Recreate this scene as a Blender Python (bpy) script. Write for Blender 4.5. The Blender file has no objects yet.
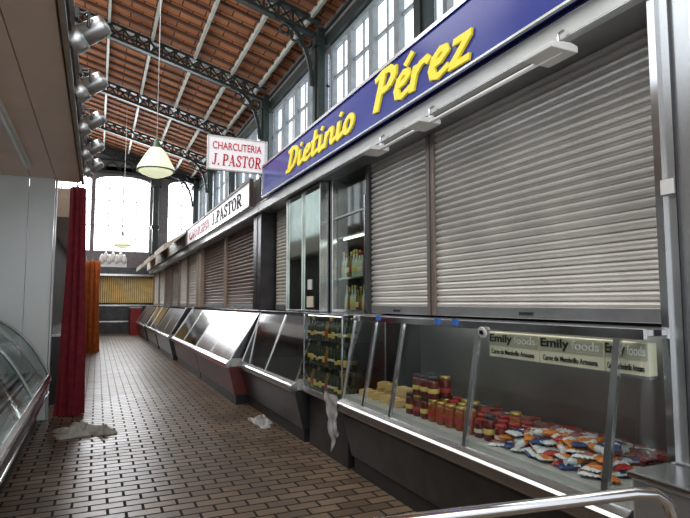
import bpy, bmesh, math, random
from mathutils import Vector, Matrix
random.seed(7)
scene = bpy.context.scene
COL = scene.collection
scene.view_settings.view_transform = 'Standard'

# ---------------------------------------------------------------- materials
def mat(name, c, rough=0.5, metal=0.0, var=0.15, nscale=6.0, bump=0.0, emis=None, estr=0.0, spec=0.5, c2=None):
    m = bpy.data.materials.new(name); m.use_nodes = True
    nt = m.node_tree; b = nt.nodes['Principled BSDF']
    tc = nt.nodes.new('ShaderNodeTexCoord')
    nz = nt.nodes.new('ShaderNodeTexNoise'); nz.inputs['Scale'].default_value = nscale; nz.inputs['Detail'].default_value = 4
    nt.links.new(tc.outputs['Object'], nz.inputs['Vector'])
    rp = nt.nodes.new('ShaderNodeValToRGB')
    lo = c2 if c2 else tuple(x*(1-var) for x in c); hi = tuple(min(1, x*(1+var)) for x in c)
    rp.color_ramp.elements[0].position = 0.3; rp.color_ramp.elements[1].position = 0.7
    rp.color_ramp.elements[0].color = (*lo, 1); rp.color_ramp.elements[1].color = (*hi, 1)
    nt.links.new(nz.outputs['Fac'], rp.inputs['Fac'])
    nt.links.new(rp.outputs['Color'], b.inputs['Base Color'])
    b.inputs['Roughness'].default_value = rough; b.inputs['Metallic'].default_value = metal
    b.inputs['Specular IOR Level'].default_value = spec
    if bump > 0:
        bp = nt.nodes.new('ShaderNodeBump'); bp.inputs['Strength'].default_value = bump; bp.inputs['Distance'].default_value = 0.01
        nt.links.new(nz.outputs['Fac'], bp.inputs['Height']); nt.links.new(bp.outputs['Normal'], b.inputs['Normal'])
    if emis:
        b.inputs['Emission Color'].default_value = (*emis, 1); b.inputs['Emission Strength'].default_value = estr
    return m

def glass_mat(name, tint=(0.93, 0.97, 0.95), refl=1.0, base=.04, rough=.04):
    m = bpy.data.materials.new(name); m.use_nodes = True
    nt = m.node_tree; nt.nodes.remove(nt.nodes['Principled BSDF'])
    out = nt.nodes['Material Output']
    tr = nt.nodes.new('ShaderNodeBsdfTransparent'); tr.inputs['Color'].default_value = (*tint, 1)
    gl = nt.nodes.new('ShaderNodeBsdfGlossy'); gl.inputs['Roughness'].default_value = rough
    lw = nt.nodes.new('ShaderNodeLayerWeight'); lw.inputs['Blend'].default_value = .5
    pw = nt.nodes.new('ShaderNodeMath'); pw.operation = 'POWER'; pw.inputs[1].default_value = 4.5
    mu = nt.nodes.new('ShaderNodeMath'); mu.operation = 'MULTIPLY_ADD'; mu.inputs[1].default_value = .55*refl; mu.inputs[2].default_value = base*refl
    mu.use_clamp = True
    mx = nt.nodes.new('ShaderNodeMixShader')
    nt.links.new(lw.outputs['Facing'], pw.inputs[0]); nt.links.new(pw.outputs[0], mu.inputs[0]); nt.links.new(mu.outputs[0], mx.inputs[0])
    nt.links.new(tr.outputs[0], mx.inputs[1]); nt.links.new(gl.outputs[0], mx.inputs[2])
    nt.links.new(mx.outputs[0], out.inputs['Surface'])
    return m

def brick_mat(name, c1, c2, mortar, bw, rh, ms, rough=0.35, rot=None, axis=None, bump=0.6, off=0.5):
    m = bpy.data.materials.new(name); m.use_nodes = True
    nt = m.node_tree; b = nt.nodes['Principled BSDF']
    tc = nt.nodes.new('ShaderNodeTexCoord'); mp = nt.nodes.new('ShaderNodeMapping')
    if rot: mp.inputs['Rotation'].default_value = rot
    nt.links.new(tc.outputs['Object'], mp.inputs['Vector'])
    br = nt.nodes.new('ShaderNodeTexBrick'); br.inputs['Scale'].default_value = 1
    br.inputs['Brick Width'].default_value = bw; br.inputs['Row Height'].default_value = rh
    br.inputs['Mortar Size'].default_value = ms; br.inputs['Mortar Smooth'].default_value = 0.2; br.offset = off
    br.inputs['Color1'].default_value = (*c1, 1); br.inputs['Color2'].default_value = (*c2, 1); br.inputs['Mortar'].default_value = (*mortar, 1)
    nt.links.new(mp.outputs[0], br.inputs['Vector'])
    nz = nt.nodes.new('ShaderNodeTexNoise'); nz.inputs['Scale'].default_value = 1.3; nz.inputs['Detail'].default_value = 7
    nt.links.new(tc.outputs['Object'], nz.inputs['Vector'])
    mx = nt.nodes.new('ShaderNodeMixRGB'); mx.blend_type = 'MULTIPLY'; mx.inputs['Fac'].default_value = 0.75
    nt.links.new(br.outputs['Color'], mx.inputs[1])
    rp = nt.nodes.new('ShaderNodeValToRGB'); rp.color_ramp.elements[0].position = .3; rp.color_ramp.elements[1].position = .7
    rp.color_ramp.elements[0].color = (.55, .51, .47, 1); rp.color_ramp.elements[1].color = (1.25, 1.2, 1.12, 1)
    nt.links.new(nz.outputs['Fac'], rp.inputs[0]); nt.links.new(rp.outputs[0], mx.inputs[2])
    nt.links.new(mx.outputs[0], b.inputs['Base Color'])
    mr = nt.nodes.new('ShaderNodeMapRange'); mr.inputs['To Min'].default_value = rough*0.7; mr.inputs['To Max'].default_value = rough*1.3
    nt.links.new(nz.outputs['Fac'], mr.inputs['Value'])
    # joints are rougher than the glazed faces
    ad = nt.nodes.new('ShaderNodeMath'); ad.operation = 'MULTIPLY_ADD'; ad.inputs[1].default_value = .45; ad.use_clamp = True
    nt.links.new(br.outputs['Fac'], ad.inputs[0]); nt.links.new(mr.outputs[0], ad.inputs[2])
    nt.links.new(ad.outputs[0], b.inputs['Roughness'])
    iv = nt.nodes.new('ShaderNodeMath'); iv.operation = 'SUBTRACT'; iv.inputs[0].default_value = 1
    nt.links.new(br.outputs['Fac'], iv.inputs[1])
    bp = nt.nodes.new('ShaderNodeBump'); bp.inputs['Strength'].default_value = bump; bp.inputs['Distance'].default_value = 0.005
    nt.links.new(iv.outputs[0], bp.inputs['Height']); nt.links.new(bp.outputs[0], b.inputs['Normal'])
    return m

M = {}
M['floor'] = brick_mat('paving_brick', (.25, .185, .128), (.125, .092, .066), (.014, .011, .009), .24, .12, .011, rough=.36, bump=.8)
M['roofdeck'] = brick_mat('roof_boards', (.54, .23, .10), (.40, .16, .072), (.09, .04, .028), .62, .31, .02, rough=.8)
M['wallbrick'] = brick_mat('wall_brick', (.25, .18, .13), (.2, .14, .1), (.12, .1, .09), .25, .08, .01, rough=.8, rot=(math.radians(90), 0, math.radians(90)))
M['endwall'] = mat('end_wall_plaster', (.19, .165, .165), .8, bump=.2)
M['iron'] = mat('painted_iron', (.026, .038, .035), .45, .2)
M['purlin'] = mat('pale_purlin_paint', (.56, .60, .54), .5)
M['joist'] = mat('joist_wood', (.12, .055, .03), .7)
M['winframe'] = mat('window_frame_paint', (.26, .29, .31), .5)
M['tracery'] = mat('glare_lightened_tracery', (.36, .38, .40), .5)  # bars lightened to stand for the glare of the end windows
M['pane'] = mat('daylit_frosted_pane', (.8, .86, .9), .4, emis=(.86, .93, 1), estr=1.5, nscale=.6, var=.1)
M['paneend'] = mat('bright_daylit_pane', (.8, .86, .9), .4, emis=(.93, .96, 1), estr=5.0, nscale=.6)
M['shutter'] = mat('silver_beige_shutter_slats', (.60, .58, .55), .33, .35, var=.12, nscale=2)
M['shutter_cream'] = mat('cream_shutter_slats', (.58, .54, .48), .45, .1, var=.08)
M['shutter_brown'] = mat('brown_shutter_slats', (.13, .082, .066), .45, .1, var=.15)
M['steel'] = mat('brushed_steel', (.64, .65, .66), .22, 1.0, var=.1, nscale=3)
M['steel_soft'] = mat('soft_column_steel', (.66, .68, .70), .26, .85, var=.12, nscale=2)
M['steel_spot'] = mat('spotlight_steel', (.56, .57, .58), .28, .9, var=.12, nscale=4)
M['steel_rough'] = mat('dull_steel', (.40, .41, .42), .4, .9, var=.15, nscale=3)
M['steel_dark'] = mat('dark_steel', (.075, .075, .08), .3, .7, var=.2)
M['chrome'] = mat('chrome', (.78, .78, .79), .12, 1.0, var=.03)
M['black'] = mat('black_plastic', (.02, .02, .022), .4)
M['white'] = mat('white_paint', (.80, .80, .78), .4, var=.04)
M['offwhite'] = mat('silver_grey_lip', (.66, .66, .64), .3, .3, var=.06)
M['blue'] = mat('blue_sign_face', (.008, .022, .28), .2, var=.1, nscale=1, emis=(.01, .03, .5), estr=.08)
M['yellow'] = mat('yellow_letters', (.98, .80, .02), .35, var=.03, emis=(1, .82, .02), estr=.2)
M['red'] = mat('red_letters', (.70, .012, .05), .4, var=.05)
M['redink'] = mat('dark_red_letters', (.32, .012, .018), .4, var=.05)
M['signwhite'] = mat('white_sign_face', (.90, .88, .90), .35, var=.02, emis=(1, .97, 1), estr=.32)  # faint glow added so the white face reads brighter
M['darkwood'] = mat('dark_stained_wood', (.10, .06, .04), .45)
M['brownpost'] = mat('brown_post', (.24, .19, .16), .4, .3)
M['beige'] = mat('beige_soffit_board', (.86, .64, .50), .45, var=.07, nscale=1.5)
M['panelwhite'] = mat('white_gloss_panel', (.78, .84, .85), .2, var=.04, nscale=1)
M['redcloth'] = mat('red_curtain_cloth', (.20, .008, .020), .8, var=.25, nscale=12)
M['orangecloth'] = mat('orange_curtain_cloth', (.55, .13, .02), .8, var=.2, nscale=8)
M['whitecloth'] = mat('white_cloth', (.50, .49, .46), .85, var=.2, nscale=14, bump=.4)
M['plastic'] = mat('white_plastic_bag', (.42, .42, .42), .35, var=.2, nscale=9)
M['glass'] = glass_mat('counter_glass', (.94, .97, .96), 1.0, .045)
M['glass_dark'] = glass_mat('reflective_glass', (.55, .58, .56), 1.0, .32, .08)
M['glass_green'] = glass_mat('greenish_glass', (.85, .92, .87), 1.0)
M['mirror'] = mat('mirror_panel', (.30, .37, .32), .08, 1.0, var=.25, nscale=3)
M['mirrorlight'] = mat('pale_reflective_cover', (.50, .56, .52), .12, 1.0, var=.12, nscale=3)
M['cover'] = mat('pale_satin_cover', (.68, .68, .68), .2, .8, var=.2, nscale=2)
M['tray'] = mat('white_display_tray', (.50, .50, .48), .35, var=.1)
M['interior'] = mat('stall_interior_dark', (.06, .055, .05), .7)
M['carton'] = mat('carton_beige', (.78, .72, .56), .6, var=.04)
M['cartondark'] = mat('carton_print_olive', (.44, .42, .32), .6, var=.05)
M['ink'] = mat('black_ink', (.008, .008, .008), .7, spec=.1)
M['redstrip'] = mat('red_strip', (.30, .02, .02), .4)
M['tube'] = mat('fluorescent_tube', (.90, .90, .88), .3, var=.02)
M['filltube'] = mat('glowing_fill_tube', (.9, .9, .9), .3, emis=(1, .97, .9), estr=5.5)  # glow for the fill tubes added inside the near counter
M['filltube_dim'] = mat('dim_glowing_fill_tube', (.9, .9, .9), .3, emis=(1, .97, .9), estr=4)  # weaker glow for the fill tubes added in niche and bottle cabinet
M['shade'] = mat('opal_cream_shade', (.86, .88, .64), .25, emis=(.97, 1, .66), estr=.62, var=.05)
M['greenlid'] = mat('green_enamel', (.10, .16, .11), .3)
M['bottlebody'] = mat('dark_bottle', (.022, .035, .015), .08, var=.2)
M['bottleamber'] = mat('amber_bottle', (.24, .13, .03), .08, var=.2)
M['bottleclear'] = mat('pale_bottle', (.60, .60, .54), .08, var=.1)
M['labely'] = mat('yellow_label', (.72, .54, .14), .5)
M['labelw'] = mat('cream_label', (.74, .68, .54), .5)
M['labelr'] = mat('red_label', (.42, .025, .025), .5)
M['labelb'] = mat('blue_label', (.04, .16, .60), .5)
M['lidgold'] = mat('gold_lid', (.75, .52, .14), .3, .8)
M['lidred'] = mat('red_lid', (.42, .025, .025), .3)
M['jam'] = mat('dark_red_preserve', (.13, .014, .010), .06, var=.3)
M['jamo'] = mat('orange_preserve', (.32, .08, .02), .06, var=.3)
M['cheese'] = mat('yellow_cheese', (.66, .47, .20), .5, var=.1)
M['rind'] = mat('cheese_rind', (.42, .23, .07), .6)
M['meat'] = mat('cured_meat_pack', (.24, .03, .025), .12, c2=(.42, .24, .20), nscale=25)
M['packw'] = mat('white_packet', (.66, .68, .70), .12, var=.3, nscale=24)
M['packo'] = mat('orange_packet', (.68, .22, .04), .15, var=.3, nscale=24)
M['packb'] = mat('blue_packet', (.04, .07, .20), .15, var=.35, nscale=24)
M['packr'] = mat('red_packet', (.44, .04, .03), .15, var=.3, nscale=24)
M['awning'] = mat('cream_awning', (.62, .55, .45), .6)
M['woodslat'] = mat('varnished_slats', (.90, .62, .24), .4, var=.15, nscale=5)
M['brownfascia'] = mat('maroon_fascia', (.13, .03, .026), .4)
M['tan'] = mat('tan_panel', (.38, .29, .22), .5)
M['greyfascia'] = mat('grey_fascia', (.3, .29, .28), .45)

# ---------------------------------------------------------------- mesh builder
class MB:
    def __init__(s): s.v = []; s.f = []; s.mi = []; s.sm = []; s.mats = []
    def _m(s, k):
        if k not in s.mats: s.mats.append(k)
        return s.mats.index(k)
    def add(s, vs, fs, k, smooth=False):
        o = len(s.v); i = s._m(k)
        s.v += [tuple(v) for v in vs]
        for f in fs:
            s.f.append([o+a for a in f]); s.mi.append(i); s.sm.append(smooth)
        return s
    def box(s, x0, x1, y0, y1, z0, z1, k):
        return s.add([(x0,y0,z0),(x1,y0,z0),(x1,y1,z0),(x0,y1,z0),(x0,y0,z1),(x1,y0,z1),(x1,y1,z1),(x0,y1,z1)],
              [(0,3,2,1),(4,5,6,7),(0,1,5,4),(1,2,6,5),(2,3,7,6),(3,0,4,7)], k)
    def prism(s, poly, y0, y1, k):
        n = len(poly)
        vs = [(x, y0, z) for x, z in poly] + [(x, y1, z) for x, z in poly]
        fs = [tuple(range(n)), tuple(range(2*n-1, n-1, -1))] + [(i, (i+1) % n, n+(i+1) % n, n+i) for i in range(n)]
        return s.add(vs, fs, k)
    def beam(s, p0, p1, w, h, k, up=(0, 0, 1)):
        p0 = Vector(p0); p1 = Vector(p1); d = (p1-p0).normalized(); u = Vector(up)
        r = d.cross(u)
        if r.length < 1e-4: r = d.cross(Vector((1, 0, 0)))
        r.normalize(); u = r.cross(d).normalized()
        vs = []
        for p in (p0, p1):
            for a, b in ((-1,-1),(1,-1),(1,1),(-1,1)): vs.append(p + r*a*w/2 + u*b*h/2)
        return s.add(vs, [(0,1,2,3),(7,6,5,4),(0,4,5,1),(1,5,6,2),(2,6,7,3),(3,7,4,0)], k)
    def tube(s, pts, r, k, n=12, caps=True):
        pts = [Vector(p) for p in pts]; rs = r if isinstance(r, (list, tuple)) else [r]*len(pts)
        vs = []; ref = None
        for i, p in enumerate(pts):
            t = (pts[min(i+1, len(pts)-1)] - pts[max(i-1, 0)]).normalized()
            if ref is None: ref = t.orthogonal().normalized()
            ref = (ref - t*ref.dot(t)).normalized(); b = t.cross(ref)
            for j in range(n):
                a = 2*math.pi*j/n; vs.append(p + (ref*math.cos(a)+b*math.sin(a))*rs[i])
        fs = []
        for i in range(len(pts)-1):
            for j in range(n):
                a = i*n+j; c = i*n+(j+1) % n; fs.append((a, c, c+n, a+n))
        if caps: fs += [tuple(range(n-1, -1, -1)), tuple(range((len(pts)-1)*n, len(pts)*n))]
        s.add(vs, fs, k, True)
        return s
    def lathe(s, prof, c, k, n=20, smooth=True, rib=0):
        cx, cy, cz = c; vs = []
        for r, z in prof:
            for j in range(n):
                a = 2*math.pi*j/n; rr = r*(1-(rib if j % 2 else 0)); vs.append((cx+rr*math.cos(a), cy+rr*math.sin(a), cz+z))
        fs = []
        for i in range(len(prof)-1):
            for j in range(n):
                a = i*n+j; c2 = i*n+(j+1) % n; fs.append((a, c2, c2+n, a+n))
        fs += [tuple(range(n-1, -1, -1)), tuple(range((len(prof)-1)*n, len(prof)*n))]
        s.add(vs, fs, k, smooth)
        return s
    def mesh(s, name, origin=(0, 0, 0)):
        me = bpy.data.meshes.new(name); o = Vector(origin)
        me.from_pydata([tuple(Vector(v)-o) for v in s.v], [], s.f)
        for k in s.mats: me.materials.append(M[k])
        for p, i, sm in zip(me.polygons, s.mi, s.sm):
            p.material_index = i; p.use_smooth = sm and len(p.vertices) <= 4
        bm = bmesh.new(); bm.from_mesh(me)
        bmesh.ops.recalc_face_normals(bm, faces=bm.faces); bm.to_mesh(me); bm.free(); me.update()
        return me

WL = {}
def thing(name, label, category, loc=(0, 0, 0), group=None, kind=None):
    e = bpy.data.objects.new(name, None); e.location = loc; COL.objects.link(e)
    e.empty_display_size = .1
    e['label'] = label; e['category'] = category
    if group: e['group'] = group
    if kind: e['kind'] = kind
    WL[e.name] = Vector(loc); return e
def part(name, mb, parent, bevel=0, label=None, solid=0):
    o = bpy.data.objects.new(name, mb.mesh(name, WL[parent.name])); COL.objects.link(o); o.parent = parent
    WL[o.name] = WL[parent.name]
    if bevel:
        b = o.modifiers.new('bevel', 'BEVEL'); b.width = bevel; b.segments = 2; b.limit_method = 'ANGLE'
    if label: o['label'] = label
    return o
def single(name, mb, label, category, loc=(0, 0, 0), bevel=0, group=None, kind=None):
    o = bpy.data.objects.new(name, mb.mesh(name, loc)); o.location = loc; COL.objects.link(o)
    WL[o.name] = Vector(loc); o['label'] = label; o['category'] = category
    if group: o['group'] = group
    if kind: o['kind'] = kind
    if bevel:
        b = o.modifiers.new('bevel', 'BEVEL'); b.width = bevel; b.segments = 2; b.limit_method = 'ANGLE'
    return o
def struct(name, mb, label, category='building part'):
    return single(name, mb, label, category, kind='structure')
def dup(o, loc, rot=None, scale=None, label=None, parent=None):
    c = o.copy(); COL.objects.link(c)
    if parent is None:
        c.location = loc
        if rot is not None: c.rotation_euler = rot
        if scale is not None: c.scale = scale
        if label: c['label'] = label
        WL[c.name] = Vector(loc)
    else: c.parent = parent
    for ch in o.children: dup(ch, None, parent=c)
    return c

def text_part(name, body, parent, P, u, w, width, height, matkey, shear=0, extr=.006, offset=0, label=None, space=1.0):
    cu = bpy.data.curves.new('txt', 'FONT'); cu.body = body; cu.size = 1; cu.shear = shear; cu.offset = offset
    cu.extrude = .01; cu.resolution_u = 4; cu.space_character = space
    t = bpy.data.objects.new('txt', cu); COL.objects.link(t)
    bpy.context.view_layer.update()
    dg = bpy.context.evaluated_depsgraph_get()
    me = bpy.data.meshes.new_from_object(t.evaluated_get(dg))
    bpy.data.objects.remove(t)
    xs = [v.co.x for v in me.vertices]; ys = [v.co.y for v in me.vertices]
    x0, x1, y0, y1 = min(xs), max(xs), min(ys), max(ys)
    P = Vector(P); u = Vector(u).normalized(); w = Vector(w).normalized(); n = u.cross(w)
    for v in me.vertices:
        a = (v.co.x-x0)/(x1-x0)*width; b = (v.co.y-y0)/(y1-y0)*height; c = v.co.z/.01*extr
        v.co = P + u*a + w*b + n*c - WL[parent.name]
    me.materials.clear(); me.materials.append(M[matkey]); me.name = name
    for p in me.polygons: p.material_index = 0
    o = bpy.data.objects.new(name, me); COL.objects.link(o); o.parent = parent
    WL[o.name] = WL[parent.name]
    if label: o['label'] = label
    return o

def ell(cx, cy, rx, ry, a0, a1, n=12):
    return [(cx+rx*math.cos(math.radians(a0+(a1-a0)*i/n)), cy+ry*math.sin(math.radians(a0+(a1-a0)*i/n))) for i in range(n+1)]
GL = {
 'P': (.82, [([(.2, 0), (.2, 1)], .2), ([(.2, .955)]+ell(.42, .715, .24, .24, 90, -90)+[(.2, .475)], .11), (ell(.44, .715, .23, .2, 60, -60), .17), ([(.02, .035), (.42, .035)], .07), ([(.02, .965), (.3, .965)], .07)]),
 'A': (.95, [([(.13, 0), (.43, 1)], .09), ([(.40, 1), (.74, 0)], .21), ([(.2, .33), (.62, .33)], .07), ([(0, .035), (.28, .035)], .07), ([(.56, .035), (.93, .035)], .07)]),
 'S': (.78, [([(.62, .74), (.58, .86), (.48, .945), (.34, .95), (.2, .88), (.15, .74), (.24, .6), (.44, .48), (.6, .34), (.6, .18), (.48, .06), (.32, .04), (.18, .1), (.1, .26)], .15), ([(.63, .97), (.63, .68)], .06), ([(.09, .03), (.09, .32)], .06)]),
 'T': (.84, [([(.4, 0), (.4, 1)], .2), ([(.02, .955), (.78, .955)], .09), ([(.05, .97), (.05, .72)], .07), ([(.75, .97), (.75, .72)], .07), ([(.2, .035), (.6, .035)], .07)]),
 'O': (.90, [(ell(.42, .5, .33, .44, 0, 360, 24), .12), (ell(.42, .5, .31, .3, -50, 50), .16), (ell(.42, .5, .31, .3, 130, 230), .16)]),
 'J': (.72, [([(.42, 1), (.42, .2)], .2), ([(.42, .22), (.38, .08), (.24, .03), (.11, .1), (.1, .2)], .12), ([(.22, .965), (.62, .965)], .07)]),
 '.': (.36, [([(.06, .09), (.24, .09)], .18)]), ' ': (.25, []),
 'd1': (.95, [([(.30, .02), (.38, .98)], .20), ([(.14, .90), (.40, .98), (.68, .90), (.84, .70), (.82, .42), (.66, .16), (.38, .03), (.12, .05)], .16), ([(.80, .74), (.82, .50), (.72, .26)], .20)]),
 'p1': (.86, [([(.26, -.02), (.36, .96)], .21), ([(.10, .86), (.32, .96), (.60, .96), (.78, .84), (.76, .64), (.60, .50), (.34, .45)], .16), ([(.75, .88), (.78, .72), (.68, .56)], .20)]),
 'i1': (.37, [([(.11, .60), (.12, .14), (.18, .04), (.38, .13)], .165), ([(.12, .80), (.20, .91)], .16)]),
 'e1': (.57, [([(.12, .32), (.34, .36), (.47, .48), (.41, .59), (.28, .61), (.14, .48), (.11, .26), (.19, .09), (.35, .03), (.57, .14)], .14), ([(.16, .5), (.12, .26), (.2, .08)], .17)]),
 'e2': (.57, [([(.12, .32), (.34, .36), (.47, .48), (.41, .59), (.28, .61), (.14, .48), (.11, .26), (.19, .09), (.35, .03), (.57, .14)], .14), ([(.16, .5), (.12, .26), (.2, .08)], .17), ([(.30, .76), (.50, .98)], .15)]),
 't1': (.45, [([(.18, .95), (.14, .20), (.20, .05), (.43, .13)], .165), ([(-.02, .60), (.42, .66)], .12)]),
 'n1': (.68, [([(.12, .60), (.10, .0)], .165), ([(.12, .38), (.28, .58), (.42, .58), (.46, .46), (.45, .14), (.52, .04), (.68, .13)], .15)]),
 'o1': (.60, [(ell(.28, .31, .19, .26, 0, 360, 16), .155)]),
 'r1': (.52, [([(.12, .60), (.10, .0)], .17), ([(.12, .38), (.26, .57), (.42, .61), (.50, .53)], .15)]),
 'z1': (.57, [([(.06, .56), (.48, .57)], .14), ([(.44, .56), (.10, .07)], .15), ([(.06, .06), (.54, .08)], .14)]),
}
GL['R'] = (.95, GL['P'][1]+[([(.40, .48), (.74, 0)], .19), ([(.62, .035), (.92, .035)], .07)])
def glyph_part(body, parent, P, u, w, width, height, matkey, shear=.12, extr=.004, clamp=True):
    m = MB(); P = Vector(P); u = Vector(u).normalized(); w = Vector(w).normalized(); n = u.cross(w)
    tot = sum(GL[c][0] for c in body); sx = width/tot; x = 0
    def mp(a, b, c): return P + u*((x+a+shear*b)*sx) + w*(b*height) + n*c
    lay = 0
    for c in body:
        adv, st = GL[c]
        for pl, wd in st:
            for k, (p, q) in enumerate(zip(pl[:-1], pl[1:])):
                d = Vector((q[0]-p[0], q[1]-p[1])); d.normalize(); e = Vector((-d.y, d.x))*wd/2; ov = d*(wd*.24 if len(pl) > 2 else 0)
                c4 = [(p[0]-ov.x-e.x, p[1]-ov.y-e.y), (q[0]+ov.x-e.x, q[1]+ov.y-e.y), (q[0]+ov.x+e.x, q[1]+ov.y+e.y), (p[0]-ov.x+e.x, p[1]-ov.y+e.y)]
                if clamp: c4 = [(a, min(1, max(0, b))) for a, b in c4]
                lay = (lay+1) % 7; ex = extr+lay*.0002
                vs = [mp(a, b, 0) for a, b in c4]+[mp(a, b, ex) for a, b in c4]
                m.add(vs, [(0,3,2,1),(4,5,6,7),(0,1,5,4),(1,2,6,5),(2,3,7,6),(3,0,4,7)], matkey)
        x += adv
    return part('lettering', m, parent)

# ---------------------------------------------------------------- camera
cam = bpy.data.cameras.new('camera'); co = bpy.data.objects.new('camera', cam); COL.objects.link(co)
co.location = (0, 0, 1.5); co.rotation_euler = (math.radians(90+4.65), 0, math.radians(-24.55))
cam.sensor_width = 36; cam.lens = 541/690*36; cam.clip_end = 200
scene.camera = co

# ---------------------------------------------------------------- shell
YE = 32.0; XW = 5.2
def roofz(x): return 10.15 - .26*x
struct('floor', MB().box(-6, 5.6, -3, YE+.3, -.1, 0, 'floor'), 'brown glazed paving brick floor of the market aisle', 'floor')
cm = MB()
x0, x1 = -6, 5.6
cm.prism([(x0, roofz(x0)), (x1, roofz(x1)), (x1, roofz(x1)+.12), (x0, roofz(x0)+.12)], -3, YE+.3, 'roofdeck')
struct('ceiling', cm, 'sloping terracotta and timber boarded roof underside', 'ceiling')
TR = [7.6, 12.5, 17.4, 22.3, 27.2, 31.9]
wr = MB().box(XW, XW+.3, -3, YE, 0, 5.2, 'wallbrick').box(XW, XW+.3, -3, YE, 8.05, roofz(XW), 'endwall')
struct('wall_right', wr, 'masonry side wall below and above the clerestory windows', 'wall')
bays = [(-2.2, 2.7)] + [(2.7, 7.6)] + [(TR[i], TR[i+1]) for i in range(len(TR)-1)]
wn = 1
for a, b in bays:
    m = MB(); a2 = a+.24; b2 = b-.24; n = 4; zt = 8.05
    m.box(XW+.14, XW+.16, a2, b2, 5.2, zt, 'pane')
    m.box(XW+.02, XW+.2, a2, b2, 5.2, 5.32, 'winframe').box(XW+.0, XW+.2, a2, b2, zt-.14, zt, 'winframe')
    m.box(XW+.08, XW+.17, a2, b2, 7.15, 7.22, 'winframe').box(XW+.1, XW+.17, a2, b2, 6.4, 6.43, 'winframe')
    for i in range(n+1):
        y = a2+(b2-a2)*i/n; hw = .12 if i in (0, n) else .10
        m.box(XW+.0, XW+.2, max(a2, y-hw), min(b2, y+hw), 5.32, zt-.14, 'winframe')
    for i in range(n):
        y = a2+(b2-a2)*(i+.5)/n
        m.box(XW+.1, XW+.17, y-.02, y+.02, 5.32, zt-.14, 'winframe')
    struct('window_%d' % wn, m, 'tall clerestory window with grey mullions and daylit panes', 'window'); wn += 1
wl = MB().box(-6.3, -6, -3, YE, 0, 5.2, 'endwall').box(-6.3, -6, -3, YE, 9.6, roofz(-6), 'endwall')
struct('wall_left', wl, 'plain dark side wall with high windows', 'wall')
for a, b in bays[1:]:
    m = MB().box(-6.2, -6.16, a, b, 5.2, 9.6, 'pane')
    for i in range(6):
        y = a+(b-a)*i/5; m.box(-6.16, -6.05, y-.06, y+.06, 5.2, 9.6, 'winframe')
    struct('window_%d' % wn, m, 'tall clerestory window with grey mullions and daylit panes', 'window'); wn += 1
wb = MB()
wb.box(-6, XW, YE, YE+.3, 0, 4.3, 'endwall').box(-6, XW, YE, YE+.3, 8.5, 9, 'endwall')
wb.prism([(-6, 9), (XW, 8.5), (XW, roofz(XW)), (-6, roofz(-6))], YE, YE+.3, 'endwall')
WE = [(-3.4, -.45, 4), (-.3, 2.55, 4), (3.5, 5.05, 2)]
for a, b in ((-6, -3.4), (-.45, -.3), (2.55, 3.5), (5.05, 5.2)): wb.box(a, b, YE, YE+.3, 4.3, 8.5, 'endwall')
for a, b, n in WE:
    c = (a+b)/2; r = (b-a)/2
    for sgn in (-1, 1):
        pts = [(c+sgn*r*math.cos(t*math.pi/16), 8.15+.35*math.sin(t*math.pi/16)) for t in range(9)]
        wb.prism([(c+sgn*r, 8.52)]+pts+[(c, 8.52)], YE, YE+.12, 'endwall')
struct('wall_back', wb, 'dark masonry end wall with large arched windows', 'wall')
for a, b, n in WE:
    m = MB().box(a, b, YE+.17, YE+.19, 4.3, 8.5, 'paneend')
    for i in range(n*2+1):
        x = a+(b-a)*i/(n*2); hw = .03 if i % 2 == 0 else .012
        m.box(max(a, x-hw), min(b, x+hw), YE+.10, YE+.16, 4.3, 8.5, 'tracery')
    for i, z in enumerate((4.3, 5.0, 5.7, 6.4, 7.1, 7.8)): m.box(a, b, YE+.11, YE+.16, z, z+(.05 if i % 2 == 0 else .025), 'tracery')
    struct('window_%d' % wn, m, 'large hall end window with fine mullions glowing with daylight', 'window'); wn += 1
struct('trim_1', MB().box(XW-.12, XW, -3, YE, 8.02, 8.3, 'iron').box(XW-.06, XW, -3, YE, 8.55, 8.62, 'iron'), 'dark iron cornice above the clerestory', 'trim')
struct('trim_2', MB().box(XW-.08, XW, -3, YE, 5.1, 5.25, 'iron'), 'iron sill band under the clerestory', 'trim')
fr = MB()
fr.box(-6, XW-.15, YE-.12, YE, 8.6, 8.75, 'iron').box(-6, XW-.15, YE-.12, YE, 9.3, 9.4, 'iron')
for i in range(12):
    x = -4+i*.75; pts = [(x+.33*math.cos(t*math.pi/8), YE-.08, 8.78+.45*math.sin(t*math.pi/8)) for t in range(9)]
    fr.tube(pts, .035, 'iron', 6)
struct('trim_3', fr, 'dark green iron frieze of small arches above the end windows', 'trim')
pc = None
for y in [2.7]+TR:
    m = MB().box(-.09, .09, -.2, .2, 0, 8.5, 'iron').box(-.14, .0, -.08, .08, 3, 8.3, 'iron').box(-.2, .1, -.26, .26, 8.0, 8.2, 'iron').box(-.17, .1, -.24, .24, 5.1, 5.3, 'iron')
    if pc is None:
        pc = single('iron_pilaster', m, 'dark green iron pilaster between clerestory windows', 'pilaster', bevel=.01, group='clerestory pilasters')
        pc.location = (XW-.23, y, 0)
    else: dup(pc, (XW-.23, y if y != 31.9 else 31.6, 0))
single('iron_column', MB().box(2.5, 3.1, 31.3, 31.9, 3.2, 4.2, 'iron').box(2.65, 2.95, 31.45, 31.75, 0, 8.6, 'iron').box(2.5, 3.1, 31.3, 31.9, 8.0, 8.5, 'iron').box(2.55, 3.05, 31.35, 31.85, 0, .6, 'iron').box(2.58, 3.02, 31.38, 31.82, 5.6, 5.8, 'iron'),
       'dark cast iron column at the end of the hall', 'column', (2.8, 31.6, 0), bevel=.02)

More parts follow.
